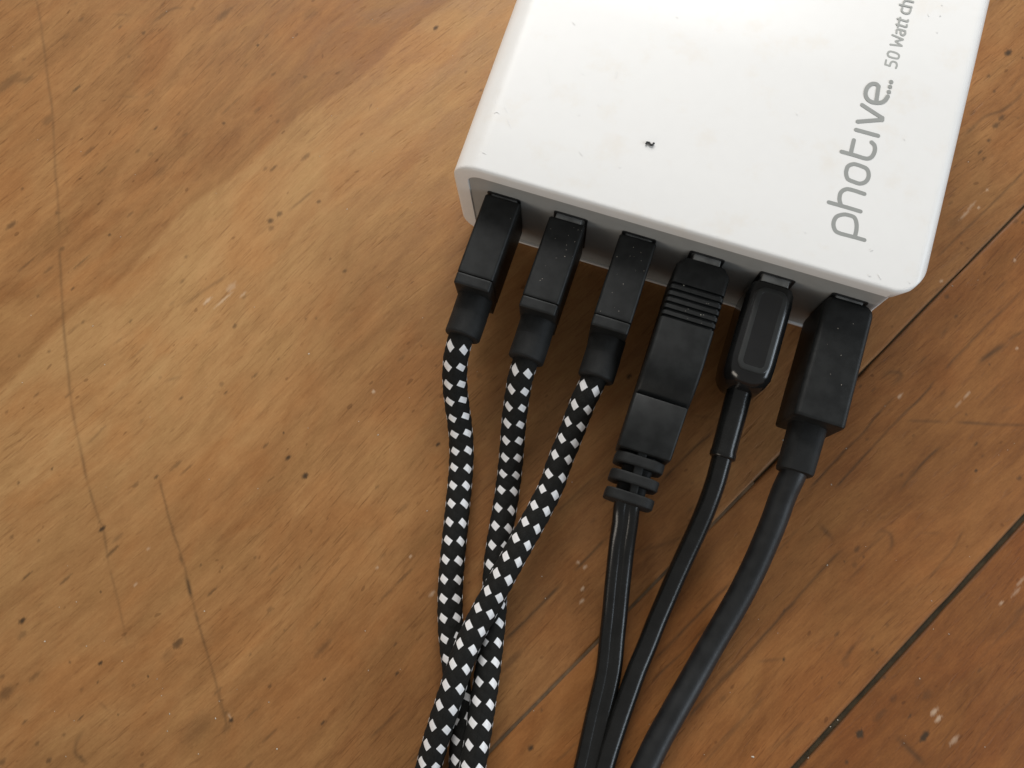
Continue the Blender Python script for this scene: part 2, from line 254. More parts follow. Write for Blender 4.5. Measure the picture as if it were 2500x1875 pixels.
def wood_fields(P):
    stain = np.zeros(len(P)); pale = np.zeros(len(P)); groove = np.zeros(len(P))
    pu = P@GU; pv = P@GV
    order = np.argsort(pu); su = pu[order]
    def near(u0, r):
        a, b = np.searchsorted(su, [u0-r, u0+r]); return order[a:b]
    jit = np.sin(P[:, 0]*5.1+np.sin(P[:, 1]*4.3)*1.4)*np.sin(P[:, 1]*6.7+P[:, 0]*2.2)*.35
    for dst, src in ((stain, SPOTS), (pale, PALE)):
        for fr, lst in src:
            for (x, y, ln, wd, st) in lst:
                st = st*(.70 if st < .62 else .78 if st < .9 else .90) if dst is stain else st*.62
                p0 = np.array(fr(x, y)); c = at(*p0)[:2]
                k = 1.0/np.linalg.norm(np.array(fr(1, 0))-np.array(fr(0, 0)))
                mmpx = np.linalg.norm(at(p0[0]+.7, p0[1]-.7)[:2]-c)/(k)   # mm per frame pixel
                a, b = max(.22, ln*mmpx*.5), max(.20, wd*mmpx*.5)
                u0, v0 = c@GU, c@GV
                i = near(u0, 2.2*a); i = i[np.abs(pv[i]-v0) < 2.2*b]
                if not len(i): continue
                d = ((pu[i]-u0)/a)**2+((pv[i]-v0)/b)**2
                d = d*(1+jit[i]*1.3)
                soft = 1.0 if st > .55 else 1.6
                dst[i] = np.maximum(dst[i], st*1.12*np.clip(1-(d*.5/soft)**1.5, 0, 1)**1.3)
    for pts, wpx, st in LINES:
        Q = np.array([at(*q)[:2] for q in pts]); hw = max(.20, wpx*.5*.092)
        Q3, _ = resample(catmull(np.c_[Q, np.zeros(len(Q))], 6), .22)
        wob = np.interp(np.arange(len(Q3)), np.arange(0, len(Q3)+20, 10), rng.normal(0, .05, len(np.arange(0, len(Q3)+20, 10))))
        mod = np.interp(np.arange(len(Q3)), np.arange(0, len(Q3)+32, 16), rng.uniform(.6, 1.15, len(np.arange(0, len(Q3)+32, 16))))
        for (qx, qy, _), wb, md, kk in zip(Q3, wob, mod, range(len(Q3))):
            qx += wb; u0 = qx*GU[0]+qy*GU[1]; v0 = qx*GV[0]+qy*GV[1]
            i = near(u0, 1.3); i = i[np.abs(pv[i]-v0) < 1.3]
            if not len(i): continue
            d2 = (P[i, 0]-qx)**2+(P[i, 1]-qy)**2
            e = min(1, min(kk+1, len(Q3)-kk)/10)
            val = .92*st*md*e*np.exp(-d2/(2*max(hw*.8, .19)**2))
            stain[i] = np.maximum(stain[i], val); groove[i] = np.maximum(groove[i], val)
    return stain, pale, groove
def wood_material():
    t = NT('worn_wood')
    g = t.n('ShaderNodeAttribute', _attribute_name='grain').outputs['Vector']
    att = lambda nme: t.n('ShaderNodeAttribute', _attribute_name=nme).outputs['Fac']
    tone, stain, pale, ruddy = att('tone'), att('stain'), att('pale'), att('ruddy')
    big = t.noise(g, (.010, .045, 1), 3, .55, .4)
    mot = t.noise(g, (.06, .14, 1), 4, .6, .6)
    hue = t.noise(g, (.045, .09, 1.7), 3, .6, .5)
    strk = t.noise(g, (.045, .38, 1), 4, .6, .5)
    strk2 = t.noise(g, (.13, 1.0, 1.3), 4, .6, .4)
    fib = t.noise(g, (.45, 3.4, 1), 4, .65)
    grit = t.noise(g, (1.6, 2.4, 1), 3, .7)
    dash3 = t.ramp(t.noise(g, (.22, 2.6, 6.1), 2, .5, .1), .60, .70)
    dash = t.ramp(t.noise(g, (.16, .95, 2.3), 2, .5, .2), .63, .74)
    dash2 = t.ramp(t.noise(g, (.10, 1.9, 3.1), 2, .5, .1), .63, .73)
    area_ = t.ramp(t.noise(g, (.012, .03, 4.7), 2), .35, .65)
    dots = t.ramp(t.noise(g, (.30, .50, 5.9), 1, .4), .735, .79)
    f = t.math('ADD', t.math('MULTIPLY', t.math('SUBTRACT', big, .5), .34), t.math('MULTIPLY', t.math('SUBTRACT', mot, .5), .42))
    f = t.math('ADD', f, t.math('MULTIPLY', t.math('SUBTRACT', strk, .5), .26))
    f = t.math('ADD', f, t.math('MULTIPLY', t.math('SUBTRACT', strk2, .5), .21))
    f = t.math('ADD', f, t.math('MULTIPLY', t.math('SUBTRACT', fib, .5), .21))
    f = t.math('ADD', f, t.math('MULTIPLY', t.math('SUBTRACT', grit, .5), .16))
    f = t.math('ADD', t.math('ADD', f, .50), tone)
    rampn = t.n('ShaderNodeValToRGB'); e = rampn.color_ramp; e.interpolation = 'B_SPLINE'
    stops = [(0.0, (.090, .040, .014)), (.28, (.188, .086, .030)), (.5, (.290, .145, .053)), (.72, (.392, .211, .081)), (1.0, (.50, .296, .126))]
    while len(e.elements) < len(stops): e.elements.new(.5)
    for el, (p, c) in zip(e.elements, stops): el.position = p; el.color = (*c, 1)
    t.l(f, rampn.inputs[0]); c = rampn.outputs[0]
    c = t.mix(t.ramp(hue, .42, .72, 0, .50), c, (1.0, .84, .71), 'MULTIPLY')      # reddish patches
    c = t.mix(t.ramp(hue, .52, .28, 0, .25), c, (.90, 1.0, .96), 'MULTIPLY')      # olive patches
    c = t.mix(ruddy, c, (.90, .68, .46), 'MULTIPLY')
    c = t.mix(t.math('MULTIPLY', dash, .22), c, (.42, .34, .30), 'MULTIPLY')
    c = t.mix(t.math('MULTIPLY', t.math('MULTIPLY', dash2, area_), .42), c, (.40, .33, .28), 'MULTIPLY')
    c = t.mix(t.math('MULTIPLY', dash3, t.math('MULTIPLY_ADD', area_, .30, .12)), c, (.44, .36, .30), 'MULTIPLY')
    c = t.mix(t.math('MULTIPLY', dots, .45), c, (.30, .24, .20), 'MULTIPLY')
    c = t.mix(t.math('MINIMUM', stain, 1.0), c, (.052, .029, .0135))
    c = t.mix(pale, c, (.62, .47, .33))
    t.l(c, t.p.inputs['Base Color'])
    t.l(t.ramp(mot, .3, .7, .48, .62), t.p.inputs['Roughness']); t.p.inputs['Specular IOR Level'].default_value = .20
    h = t.math('ADD', t.math('MULTIPLY', fib, .7), t.math('ADD', t.math('MULTIPLY', strk2, 1.0), t.math('MULTIPLY', dash, -.8)))
    t.bump(h, .35, .00018)
    return t.m
M_wood = wood_material()
def axis(lo, hi, step, far_lo, far_hi):
    a = np.linspace(lo, hi, int(round((hi-lo)/step))+1)
    L = [] if far_lo is None else list(np.linspace(far_lo, lo, 10)[:-1]); R = [] if far_hi is None else list(np.linspace(hi, far_hi, 10)[1:])
    return np.array(L+list(a)+R)
def plank(us, vs, seed, tone0, ruddy0, lo_edge, hi_edge, parent):
    nu, nv = len(us), len(vs); U, Vv = np.meshgrid(us, vs, indexing='ij'); U = U.ravel(); Vv = Vv.ravel()
    P = U[:, None]*GU+Vv[:, None]*GV
    stain, pale, groove = wood_fields(P)
    z = -groove*.05 + .035*np.sin(Vv*.21+seed)*np.sin(U*.013+seed*2)
    for edge in (lo_edge, hi_edge):                                   # worn, slightly wavy rounded edges at the joints
        if edge is None: continue
        d = np.abs(Vv-edge)+.10*np.sin(U*.35+seed)*np.sin(U*.11)
        z -= .4*np.exp(-np.clip(d, 0, None)/.2); stain = np.maximum(stain, .85*np.exp(-np.clip(d, 0, None)/.16))
    z = np.minimum(z, 0.0)
    warp = 2.2*np.sin(U*.021+seed)+1.1*np.sin(U*.055+Vv*.02+seed*3)
    ring = 3.0*np.exp(-((U-20)/25)**2-((Vv+70)/18)**2)
    grain = np.stack([U+seed*173, Vv+warp+ring+seed*61, np.full(len(U), seed*7.3)], 1)
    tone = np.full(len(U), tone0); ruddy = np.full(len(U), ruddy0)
    if seed == 1:      # the pale board stripe with a crisp upper edge that crosses the big plank
        ed = -48.9+1.3*np.sin(U*.045)+.9*np.sin(U*.17)
        s1 = np.clip((Vv-ed)/1.2, 0, 1); s2 = 1-np.clip((Vv+26)/40, 0, 1); s2 = s2*s2*(3-2*s2)
        tone += .135*s1*s2; ruddy -= .20*s1*s2
        ruddy += .18*np.clip((Vv-30)/40, 0, 1); tone -= .10*np.clip((Vv-20)/50, 0, 1)  # redder wood; the tone drop paints in shade and falloff toward the cables
    # sides and underside of the board
    sc_ = np.concatenate([np.c_[P, z]]); V = list(map(tuple, sc_)); 
    idx = np.arange(nu*nv).reshape(nu, nv)
    q = np.stack([idx[:-1, :-1], idx[1:, :-1], idx[1:, 1:], idx[:-1, 1:]], -1).reshape(-1, 4)[:, ::-1]
    loop = np.r_[idx[:, 0], idx[-1, 1:], idx[-2::-1, -1], idx[0, -2:0:-1]]
    low = np.arange(len(loop))+nu*nv
    nl = len(loop); r2 = np.roll(np.arange(nl), -1)
    side = np.stack([loop, low, low[r2], loop[r2]], 1)[:, ::-1]
    verts = np.r_[np.c_[P, z], np.c_[P[loop], np.full(nl, -18.0)]]*MM
    faces = np.r_[q, side]
    me = bpy.data.meshes.new('plank'); me.vertices.add(len(verts)); me.vertices.foreach_set('co', verts.ravel())
    me.loops.add(faces.size); me.loops.foreach_set('vertex_index', faces.ravel().astype(np.int32))
    me.polygons.add(len(faces)); me.polygons.foreach_set('loop_start', np.arange(0, faces.size, 4, dtype=np.int32))
    me.update(calc_edges=True); me.validate()
    sm = np.ones(len(me.polygons), bool); sm[len(q):] = False; me.polygons.foreach_set('use_smooth', sm)
    def put(nm, arr, typ):
        a = me.attributes.new(nm, typ, 'POINT'); ext = arr[np.r_[np.arange(nu*nv), loop]]
        a.data.foreach_set('vector' if typ == 'FLOAT_VECTOR' else 'value', ext.astype(np.float32).ravel())
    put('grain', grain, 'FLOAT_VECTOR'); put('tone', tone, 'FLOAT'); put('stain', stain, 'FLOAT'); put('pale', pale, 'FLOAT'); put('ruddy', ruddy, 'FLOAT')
    me.materials.append(M_wood)
    o = bpy.data.objects.new('plank', me); col.objects.link(o); o.parent = parent
    return o
table = thing('wooden_tabletop', 'worn brown wooden tabletop of diagonal planks with scratches and dark stains', 'table', (0, 0, 0))
us = axis(-156, 142, .36, -420, 420)
plank(us, axis(-134, V1-.14, .27, -420, None), 1, 0.02, 0.20, None, V1-.14, table)['label'] = 'wide pale brown plank on the left'
plank(us, axis(V1+.14, V2-.5, .27, None, None), 2, -0.10, 0.74, V1+.14, V2-.5, table)['label'] = 'narrow reddish brown plank between two dark joints'  # reddish board, its tone lowered further to stand for light falloff
plank(us, axis(V2+.5, 168, .27, None, 420), 3, -0.165, 0.95, V2+.5, None, table)['label'] = 'orange brown plank in the lower right corner'  # orange board darkened beyond its own colour for light fading at lower right
M_filler = plastic('packed_joint_dirt', (.042, .029, .012), .9, .8, 3)
M_filler2 = plastic('brown_joint_dirt', (.085, .048, .021), .9, .8, 3)
for (va, vb, zt, ua, ub, fm) in ((V1-.3, V1+.3, -.55, 4, 420, M_filler), (V1-.3, V1+.3, -.16, -420, 4, M_filler2), (V2-.6, V2+.6, -.7, -420, 420, M_filler)):
    c_ = [GU*u+GV*v for u, v in ((ua, va), (ub, va), (ub, vb), (ua, vb))]
    link('joint_filler', [(*p, zt) for p in c_]+[(*p, -17.5) for p in c_], [(0,1,2,3)[::-1], (4,5,6,7), (0,1,5,4), (1,2,6,5), (2,3,7,6), (3,0,4,7)], fm, table, False)
link('underboard', [(-560,-560,-18.2),(560,-560,-18.2),(560,560,-18.2),(-560,560,-18.2),(-560,-560,-24),(560,-560,-24),(560,560,-24),(-560,560,-24)],
     [(0,1,2,3),(7,6,5,4),(0,4,5,1),(1,5,6,2),(2,6,7,3),(3,7,4,0)], M_bezel, table, False)

# ------------------------------------------------------------------ charger
W, H, D = 93.5, 31.5, 74.0
charger = thing('charger', 'white plastic block charger with rounded corners and grey lettering, six plugs in its front', 'charger', (0, 0, 0))
PA, PB = 6.0, 8.0
def yfront(x):
    """plan of the front face: straight, curving back at the right corner"""
    if x <= W-PA: return 0.0
    t = min(1.0, (x-(W-PA))/PA); return PB*(1-math.sqrt(max(0.0, 1-t*t)))
def outline(inset, rl=6.3, rbl=6.4, rr=2.6, n=10):
    x0, x1, z0, z1 = inset, W-inset, inset*(.3), H-inset; pts = []
    for (sx, sz, r, a0) in ((1, 1, rr, 0), (0, 1, rl, 90), (0, 0, rbl, 180), (1, 0, rr, 270)):
        r = max(.4, r-inset); cx = x1-r if sx else x0+r; cz = z1-r if sz else z0+r
        if a0 == 90:                                   # the long top edge, and the right end where the plan curves
            for xx in np.r_[np.linspace(x1-max(.4, rr-inset), W-PA, 14)[1:], np.linspace(W-PA, x0+r, 8)[1:-1]]: pts.append((xx, z1))
        if a0 == 270:
            for xx in np.r_[np.linspace(x0+max(.4, rbl-inset), W-PA, 8)[1:], np.linspace(W-PA, x1-r, 14)[1:-1]]: pts.append((xx, z0))
        for k in range(n+1):
            a = math.radians(a0+90*k/n); pts.append((cx+r*math.cos(a), cz+r*math.sin(a)))
    return pts
def case():
    V, F, rings = [], [], []
    def ring(inset, dy, follow=1.0, yabs=None):
        o = outline(inset); s = len(V)
        full = outline(0.0)
        for (x, z), (xf, zf) in zip(o, full):
            xx = min(x, W-.02); y = (yfront(min(xf, W-.02))*follow+dy) if yabs is None else yabs
            V.append((x-.0098*max(0, y), y, z))
        rings.append((s, len(o)))
    ring(3.3, 1.2); ring(3.3, .12); ring(3.2, 0.0); ring(.75, 0.0); ring(.40, .08); ring(.15, .28); ring(.03, .55); ring(0.0, .9)
    ring(0, 0, 1, 12.0); ring(0, 0, 1, 40.0); ring(0, 0, 1, D-1); ring(.3, 0, 1, D-.3); ring(1, 0, 1, D)
    for (a, n), (b, _) in zip(rings[:-1], rings[1:]):
        for k in range(n):
            k2 = (k+1) % n; F.append((a+k, b+k, b+k2, a+k2))
    s, n = rings[-1]; F.append(tuple(s+k for k in range(n)))
    F = [f[::-1] for f in F]
    return link('case', V, F, M_white, charger, True, 50)
case()
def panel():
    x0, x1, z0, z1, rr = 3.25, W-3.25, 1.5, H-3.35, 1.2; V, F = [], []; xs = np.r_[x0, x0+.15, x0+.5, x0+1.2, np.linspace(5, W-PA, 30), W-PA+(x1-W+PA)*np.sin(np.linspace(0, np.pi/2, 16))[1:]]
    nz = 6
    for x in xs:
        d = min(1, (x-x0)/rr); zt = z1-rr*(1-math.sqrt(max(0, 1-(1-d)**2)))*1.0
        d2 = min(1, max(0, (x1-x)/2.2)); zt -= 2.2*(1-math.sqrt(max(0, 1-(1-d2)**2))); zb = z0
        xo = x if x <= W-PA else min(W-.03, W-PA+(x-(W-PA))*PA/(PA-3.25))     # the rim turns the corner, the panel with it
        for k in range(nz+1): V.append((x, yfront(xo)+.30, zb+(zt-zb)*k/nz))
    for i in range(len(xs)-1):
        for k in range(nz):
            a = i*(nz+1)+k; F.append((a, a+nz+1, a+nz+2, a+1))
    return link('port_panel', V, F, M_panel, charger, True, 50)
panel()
PORTX = [10.75, 25.2, 39.7, 53.9, 68.3, 82.9]
p0 = None
for i, x in enumerate(PORTX):
    if p0 is None:
        V, F = [], []
        out, inn = rrect(3.6, 7.62, .6, 3), rrect(3.05, 6.95, .4, 3); m = len(out)
        for pts, y in ((out, .32), (out, .12), (inn, .12), (inn, 8.0)):
            for a, b in pts: V.append((a, y, 15.4+b))
        for r in range(3):
            for k in range(m): F.append((r*m+k, r*m+(k+1) % m, (r+1)*m+(k+1) % m, (r+1)*m+k))
        F.append(tuple(3*m+k for k in range(m)))
        p0 = link('usb_port', V, F, M_bezel, charger, True, 30); p0.location = (x*MM, 0, 0)
    else:
        c = p0.copy(); col.objects.link(c); c.location = (x*MM, 0, 0)

# flat print on the top face
def ribbon(strokes, wmm, zlift):
    V, F = [], []
    for si, (pts, closed) in enumerate(strokes):
        z = H+zlift+.006*si; Q = np.array(pts, float); hw = wmm/2
        if closed: Q3 = catmull(np.c_[np.r_[Q, Q[:2]], np.zeros(len(Q)+2)], 8)[:-8]; Q3 = np.r_[Q3]
        else: Q3 = catmull(np.c_[Q, np.zeros(len(Q))], 8) if len(Q) > 2 else np.c_[Q, np.zeros(len(Q))]
        Q = Q3[:, :2]
        if closed:
            Q = Q[:-1] if np.linalg.norm(Q[0]-Q[-1]) < 1e-3 else Q
            T = np.roll(Q, -1, 0)-np.roll(Q, 1, 0)
        else: T = np.gradient(Q, axis=0)
        T /= np.linalg.norm(T, axis=1)[:, None]; N = np.stack([-T[:, 1], T[:, 0]], 1)
        s = len(V); n = len(Q)
        for q, nn in zip(Q, N): V += [(*(q+nn*hw), z), (*(q-nn*hw), z)]
        for k in range(n if closed else n-1):
            a, b = s+2*k, s+2*((k+1) % n); F.append((a, a+1, b+1, b))
        if not closed:
            for q, tt, nn, sg, aa in ((Q[0], T[0], N[0], -1, s), (Q[-1], T[-1], N[-1], 1, s+2*(n-1))):
                c0 = len(V); ring_ = []
                for k in range(1, 8):
                    a = math.pi*k/8; V.append((*(q+nn*hw*math.cos(a)+sg*tt*hw*math.sin(a)), z)); ring_.append(c0+k-1)
                f = [aa]+ring_+[aa+1]; F.append(tuple(f if sg > 0 else f)[::-1] if sg > 0 else tuple(f))
    return V, F
def top_pts(fr, pts): return [tuple(at(*fr(*q), H)[:2]) for q in pts]
logo = [
 (top_pts(B1, [(775,870),(690,846),(560,812)]), False),
 (top_pts(B1, [(560,812),(518,790),(498,745),(502,697),(530,657),(590,640),(640,648),(685,668),(704,720),(703,780),(690,838)]), False),
 (top_pts(B1, [(455,530),(600,571),(740,613)]), False),
 (top_pts(B1, [(565,560),(551,505),(562,445),(605,414),(660,418),(775,455)]), False),
 (top_pts(B1, [(610,255),(628,207),(680,187),(745,204),(798,232),(814,290),(790,342),(738,362),(680,346),(625,318)]), True),
 (top_pts(B0, [(680,1262),(655,1370)]), False),
 (top_pts(B0, [(570,1365),(690,1398),(790,1427),(840,1412),(868,1360),(866,1310),(840,1281)]), False),
 (top_pts(B0, [(700,1168),(898,1222)]), False),
 (top_pts(B0, [(755,945),(935,1062)]), False), (top_pts(B0, [(935,1078),(715,1095)]), False), (top_pts(B0, [(936,1060),(934,1080)]), False),
 (top_pts(B0, [(882,912),(901,780)]), False), (top_pts(B0, [(903,778),(880,757),(838,757),(800,790),(785,840),(800,888),(842,918),(915,925),(958,905),(985,868)]), False)]
for q in ((995,828),(1005,782),(1015,738)): logo.append((top_pts(B0, [(q[0]-1, q[1]), (q[0]+1, q[1])]), False))
V, F = ribbon(logo, .80, .012); link('printed_lettering', V, F, M_print, charger, False)
C0 = z_(2000, 0, 7.373)
small = [
 (top_pts(C0, [(1205,1082),(1188,1160)]), False), (top_pts(C0, [(1188,1162),(1270,1187)]), False), (top_pts(C0, [(1270,1187),(1290,1130),(1330,1108),(1385,1130),(1397,1180),(1380,1225)]), False),
 (top_pts(C0, [(1232,965),(1265,928),(1340,938),(1410,968),(1438,1005),(1418,1050),(1370,1050),(1300,1035),(1248,1010)]), True),
 (top_pts(C0, [(1282,802),(1485,826)]), False), (top_pts(C0, [(1482,824),(1378,748)]), False), (top_pts(C0, [(1378,742),(1505,712)]), False), (top_pts(C0, [(1505,710),(1318,630)]), False),
 (top_pts(C0, [(1390,595),(1396,545),(1435,528),(1548,560)]), False), (top_pts(C0, [(1548,562),(1545,605),(1512,636),(1475,620),(1462,580),(1476,542)]), False),
 (top_pts(C0, [(1390,440),(1480,462),(1560,485),(1578,452)]), False), (top_pts(C0, [(1436,410),(1412,482)]), False),
 (top_pts(C0, [(1408,340),(1500,364),(1580,387),(1598,365)]), False), (top_pts(C0, [(1458,320),(1436,392)]), False),
 (top_pts(C0, [(1495,140),(1484,195),(1528,236),(1605,241),(1638,195),(1645,168)]), False),
 (top_pts(C0, [(1448,85),(1660,132)]), False), (top_pts(C0, [(1512,98),(1518,48),(1545,14),(1600,18),(1690,38)]), False)]
V, F = ribbon(small, .40, .012); link('printed_lettering', V, F, M_print2, charger, False)
Z0 = z_(1100, 0, 3.6867)
sc_lines = [([(868,545),(882,640),(895,760),(906,880)], .22), ([(395,1008),(420,1008),(442,1025)], .26), ([(490,970),(512,1010)], .2), ([(515,1080),(545,1150)], .2), ([(1185,665),(1200,672)], .3), ([(1330,940),(1336,955)], .3), ([(1152,1040),(1160,1036)], .3), ([(1160,1365),(1186,1400)], .25), ([(290,1368),(318,1385)], .25), ([(1520,1508),(1530,1505)], .4), ([(1100,200),(1118,222)], .3), ([(1486,700),(1500,645)], .2), ([(2035,155),(2045,160)], .35)]
scuffs = [(top_pts(Z0, p), False) for p, _ in sc_lines]
scuffs += [(top_pts(B0, p), False) for p in ([(1470,45),(1474,50)], [(1352,130),(1355,145)], [(1450,145),(1462,140)], [(1425,290),(1432,292)], [(1132,1250),(1136,1256)], [(165,1022),(170,1030)])]
scuffs += [(top_pts(B1, p), False) for p in ([(830,965),(848,955)], [(815,1190),(830,1188)], [(905,1180),(918,1215)], [(1178,1248),(1184,1252)], [(240,795),(245,800)])]
V, F = ribbon(scuffs, .17, .010); o = link('scuff_marks', V, F, M_scuff, charger, False); o['kind'] = 'stuff'
# the black crumb lying on the white top
P, _ = resample(catmull([at(*Z0(x, y), H+.28) for x, y in ((1758,1295),(1770,1280),(1785,1283),(1798,1300),(1812,1306),(1822,1297),(1832,1286))], 8), .12)
o = tube('crumb', P-P[0], lambda th, i: .18+.06*np.sin(i*1.3+th*2)+.03*np.sin(i*3.1+th), M_crumb, None, 10)
o.location = P[0]*MM; o['label'] = 'tiny curled black crumb lying on the white charger top'; o['category'] = 'crumb'

# ------------------------------------------------------------------ braided cables
E1, E2 = (-48.0, 1.30), (24.0, 1.30)       # lattice of the braid: (degrees round the cord, mm along it)
DET = E1[0]*E2[1]-E2[0]*E1[1]
def braid_uv(thd, s): return (thd*E2[1]-s*E2[0])/DET, (s*E1[0]-thd*E1[1])/DET
RB = 2.62
def puff(a, b): return (np.abs(np.sin(np.pi*a))**.6)*(np.abs(np.sin(np.pi*b))**.6)
def plug_braided(root):
    loft('plug_housing', bev(-.35, -18.05, 0, 15.5, 3.85, 7.5, .7, .45, .22), M_satin, root)
    loft('end_cap', bev(-18.22, -20.55, 0, 15.5, 3.80, 7.42, .6, .15, .3), M_satin, root)
    loft('strain_relief', [(-20.2, .25, 15.5, 3.75, 3.9, 3.4), (-21.2, .28, 15.5, 3.72, 3.8, 3.5), (-24, .3, 15.5, 3.72, 3.75, 3.6)] + bev(-24.2, -29.3, .35, 15.5, 3.75, 3.75, 3.7, .01, .45), M_rubber, root, 10)
    loft('metal_connector', bev(6, -.6, 0, 15.4, 2.75, 6.6, .3, .1, .1), M_metal, root)
def braided_path(top, rest):
    """points (px, py, z) of the centre line; the last ones run on past the frame"""
    P = [np.array(p, float) for p in top]+[at(x, y, z) for x, y, z in rest]
    return P
def cord_braided(root, P, rot0):
    base = np.array(root.location)/MM
    P, s = resample(smooth_path(resample(catmull(P, 16), .5)[0], 30), .24)
    Pl = P-base
    nseg = 44; th = np.linspace(0, 2*np.pi, nseg, endpoint=False)
    thd = np.degrees(th)[None, :]+rot0; S = s[:, None]
    # the lattice closes round the cord: five columns, one row of slope
    a, b = braid_uv(thd, S)
    white = (np.floor(a)+np.floor(b)) % 3 == 0
    R = np.where(white, RB-.12+.03*puff(a, b), RB+.17*(puff(a, b)-.5))+0*S
    T, X, U = frames(Pl)
    V = Pl[:, None, :]+(R*np.sin(th))[..., None]*X[:, None]+(R*np.cos(th))[..., None]*U[:, None]
    n = len(Pl); idx = np.arange(n*nseg).reshape(n, nseg); nx = np.roll(idx, -1, 1)
    F = np.stack([idx[:-1], idx[1:], nx[1:], nx[:-1]], -1).reshape(-1, 4).tolist()
    F.append(tuple(idx[0])); F.append(tuple(idx[-1])[::-1])
    cord = link('cord', V.reshape(-1, 3).tolist(), F, M_braid, root, True, 180)
    at_ = cord.data.attributes.new('braid', 'FLOAT_VECTOR', 'POINT')
    chk = ((np.floor(a)+np.floor(b)) % 2)
    at_.data.foreach_set('vector', np.stack([a, b, chk], -1).astype(np.float32).ravel())
    # white yarn where it comes up over the black: one fleck per third cell
    g = 5; AA, BB = np.meshgrid(np.linspace(.09, .91, g), np.linspace(.06, .94, g), indexing='ij'); k = 0
    faces = []
    for i in range(g-1):
        for j in range(g-1): faces.append((i*g+j, (i+1)*g+j, (i+1)*g+j+1, i*g+j+1))
    edge = [i*g for i in range(g)]+[(g-1)*g+j for j in range(1, g)]+[i*g+g-1 for i in range(g-2, -1, -1)]+[j for j in range(g-2, 0, -1)]
    for r in range(-2, int(s[-1]/3.9)+3):
        for c in range(5):
            # cell corner: c*(E1-E2) + r*(E1+2E2)
            jx = rng.normal(0, .02, 2)
            ca = c*1+r*1+AA+jx[0]; cb = -c*1+r*2+BB+jx[1]
            TH = ca*E1[0]+cb*E2[0]; SS = ca*E1[1]+cb*E2[1]
            f1, f2 = rng.uniform(.82, .96), rng.uniform(.68, .84)
            a_, b_ = AA-.5, BB-.5; TH = TH.mean()+a_*E1[0]*f1+b_*E2[0]*f2; SS = SS.mean()+a_*E1[1]*.98+b_*E2[1]*.97+rng.normal(0, .05)
            if SS.min() < .3 or SS.max() > s[-1]-.3: continue
            pos = np.stack([np.interp(SS, s, Pl[:, q]) for q in range(3)], -1)
            ii = np.clip((SS/s[1]).astype(int), 0, n-1)
            ang = np.radians(TH-rot0)
            rad = RB-.045+.075*puff(AA*.9+.05, BB*.9+.05)
            vv = pos+(rad*np.sin(ang))[..., None]*X[ii]+(rad*np.cos(ang))[..., None]*U[ii]
            lowr = rad-.28; vl = pos+(lowr*np.sin(ang))[..., None]*X[ii]+(lowr*np.cos(ang))[..., None]*U[ii]
            vv = vv.reshape(-1, 3); vl = vl.reshape(-1, 3)[edge]
            ff = [f for f in faces]; m = len(edge)
            for q in range(m): ff.append((edge[q], g*g+q, g*g+(q+1) % m, edge[(q+1) % m]))
            o = link('yarn_fleck', np.r_[vv, vl].tolist(), ff, M_yarn, cord, True, 70)
            ya = o.data.attributes.new('yarn', 'FLOAT_VECTOR', 'POINT')
            yv = np.stack([BB+r*.37, AA+c*3.1, 0*AA], -1).reshape(-1, 3); ya.data.foreach_set('vector', np.r_[yv, yv[edge]].astype(np.float32).ravel())
            k += 1
    return cord
GB = 'braided cables plugged into the charger'
LB = ['black and white braided cable from the leftmost port, lowest where the three cords cross',
      'black and white braided cable from the second port, crossed over by its right neighbour',
      'black and white braided cable from the third port, lying over the other two braided cords']
roots = []
r0 = thing('braided_cable', LB[0], 'cable', (PORTX[0]+.05, 0, 0), GB); plug_braided(r0); roots.append(r0)
for i in (1, 2):
    r = r0.copy(); col.objects.link(r); r.location = ((PORTX[i]-(.3 if i == 1 else 0))*MM, (-.95 if i == 1 else 0)*MM*.7, 0); r['label'] = LB[i]
    for ch in list(r0.children):
        c = ch.copy(); col.objects.link(c); c.parent = r
    roots.append(r)
q4 = lambda x, y, z: (*B8(x, y), z); q5 = lambda x, y, z: (*B3(x, y), z); q6 = lambda x, y, z: (*B4(x, y), z)
path1 = [q4(615,370,14.2), q4(592,510,12.3), q4(590,680,9.8), q4(605,840,7.4), q4(632,1020,5.2), q4(650,1190,3.8), q4(652,1370,2.9), q4(640,1560,2.6), q5(805,280,2.6), q5(778,560,2.6), q5(752,820,2.6), q5(735,1060,2.6), q5(733,1290,2.6), q6(742,470,2.6), q6(765,670,2.6), q6(800,900,2.6), q6(832,1120,2.6), q6(845,1330,2.6), q6(842,1560,2.6), q6(825,1800,2.6), q6(790,2100,2.6), q6(740,2400,2.6)]
path2 = [q4(1195,560,14.3), q4(1168,700,12.5), q4(1146,850,10.2), q4(1125,1000,8.2), q4(1112,1180,6.0), q4(1100,1330,4.4), q4(1088,1480,3.2), q5(1262,70,2.6), q5(1245,210,2.6), q5(1218,380,2.6), q5(1190,540,2.6), q5(1160,720,2.6), q5(1142,900,2.6), q5(1135,1100,2.6), q5(1125,1300,2.7), q5(1105,1500,3.0), q6(1090,620,3.4), q6(1066,820,4.0), q6(1032,1050,4.8), q6(990,1330,5.6), q6(945,1600,6.0), q6(900,1850,6.0), q6(840,2150,5.0), q6(780,2400,4.0)]
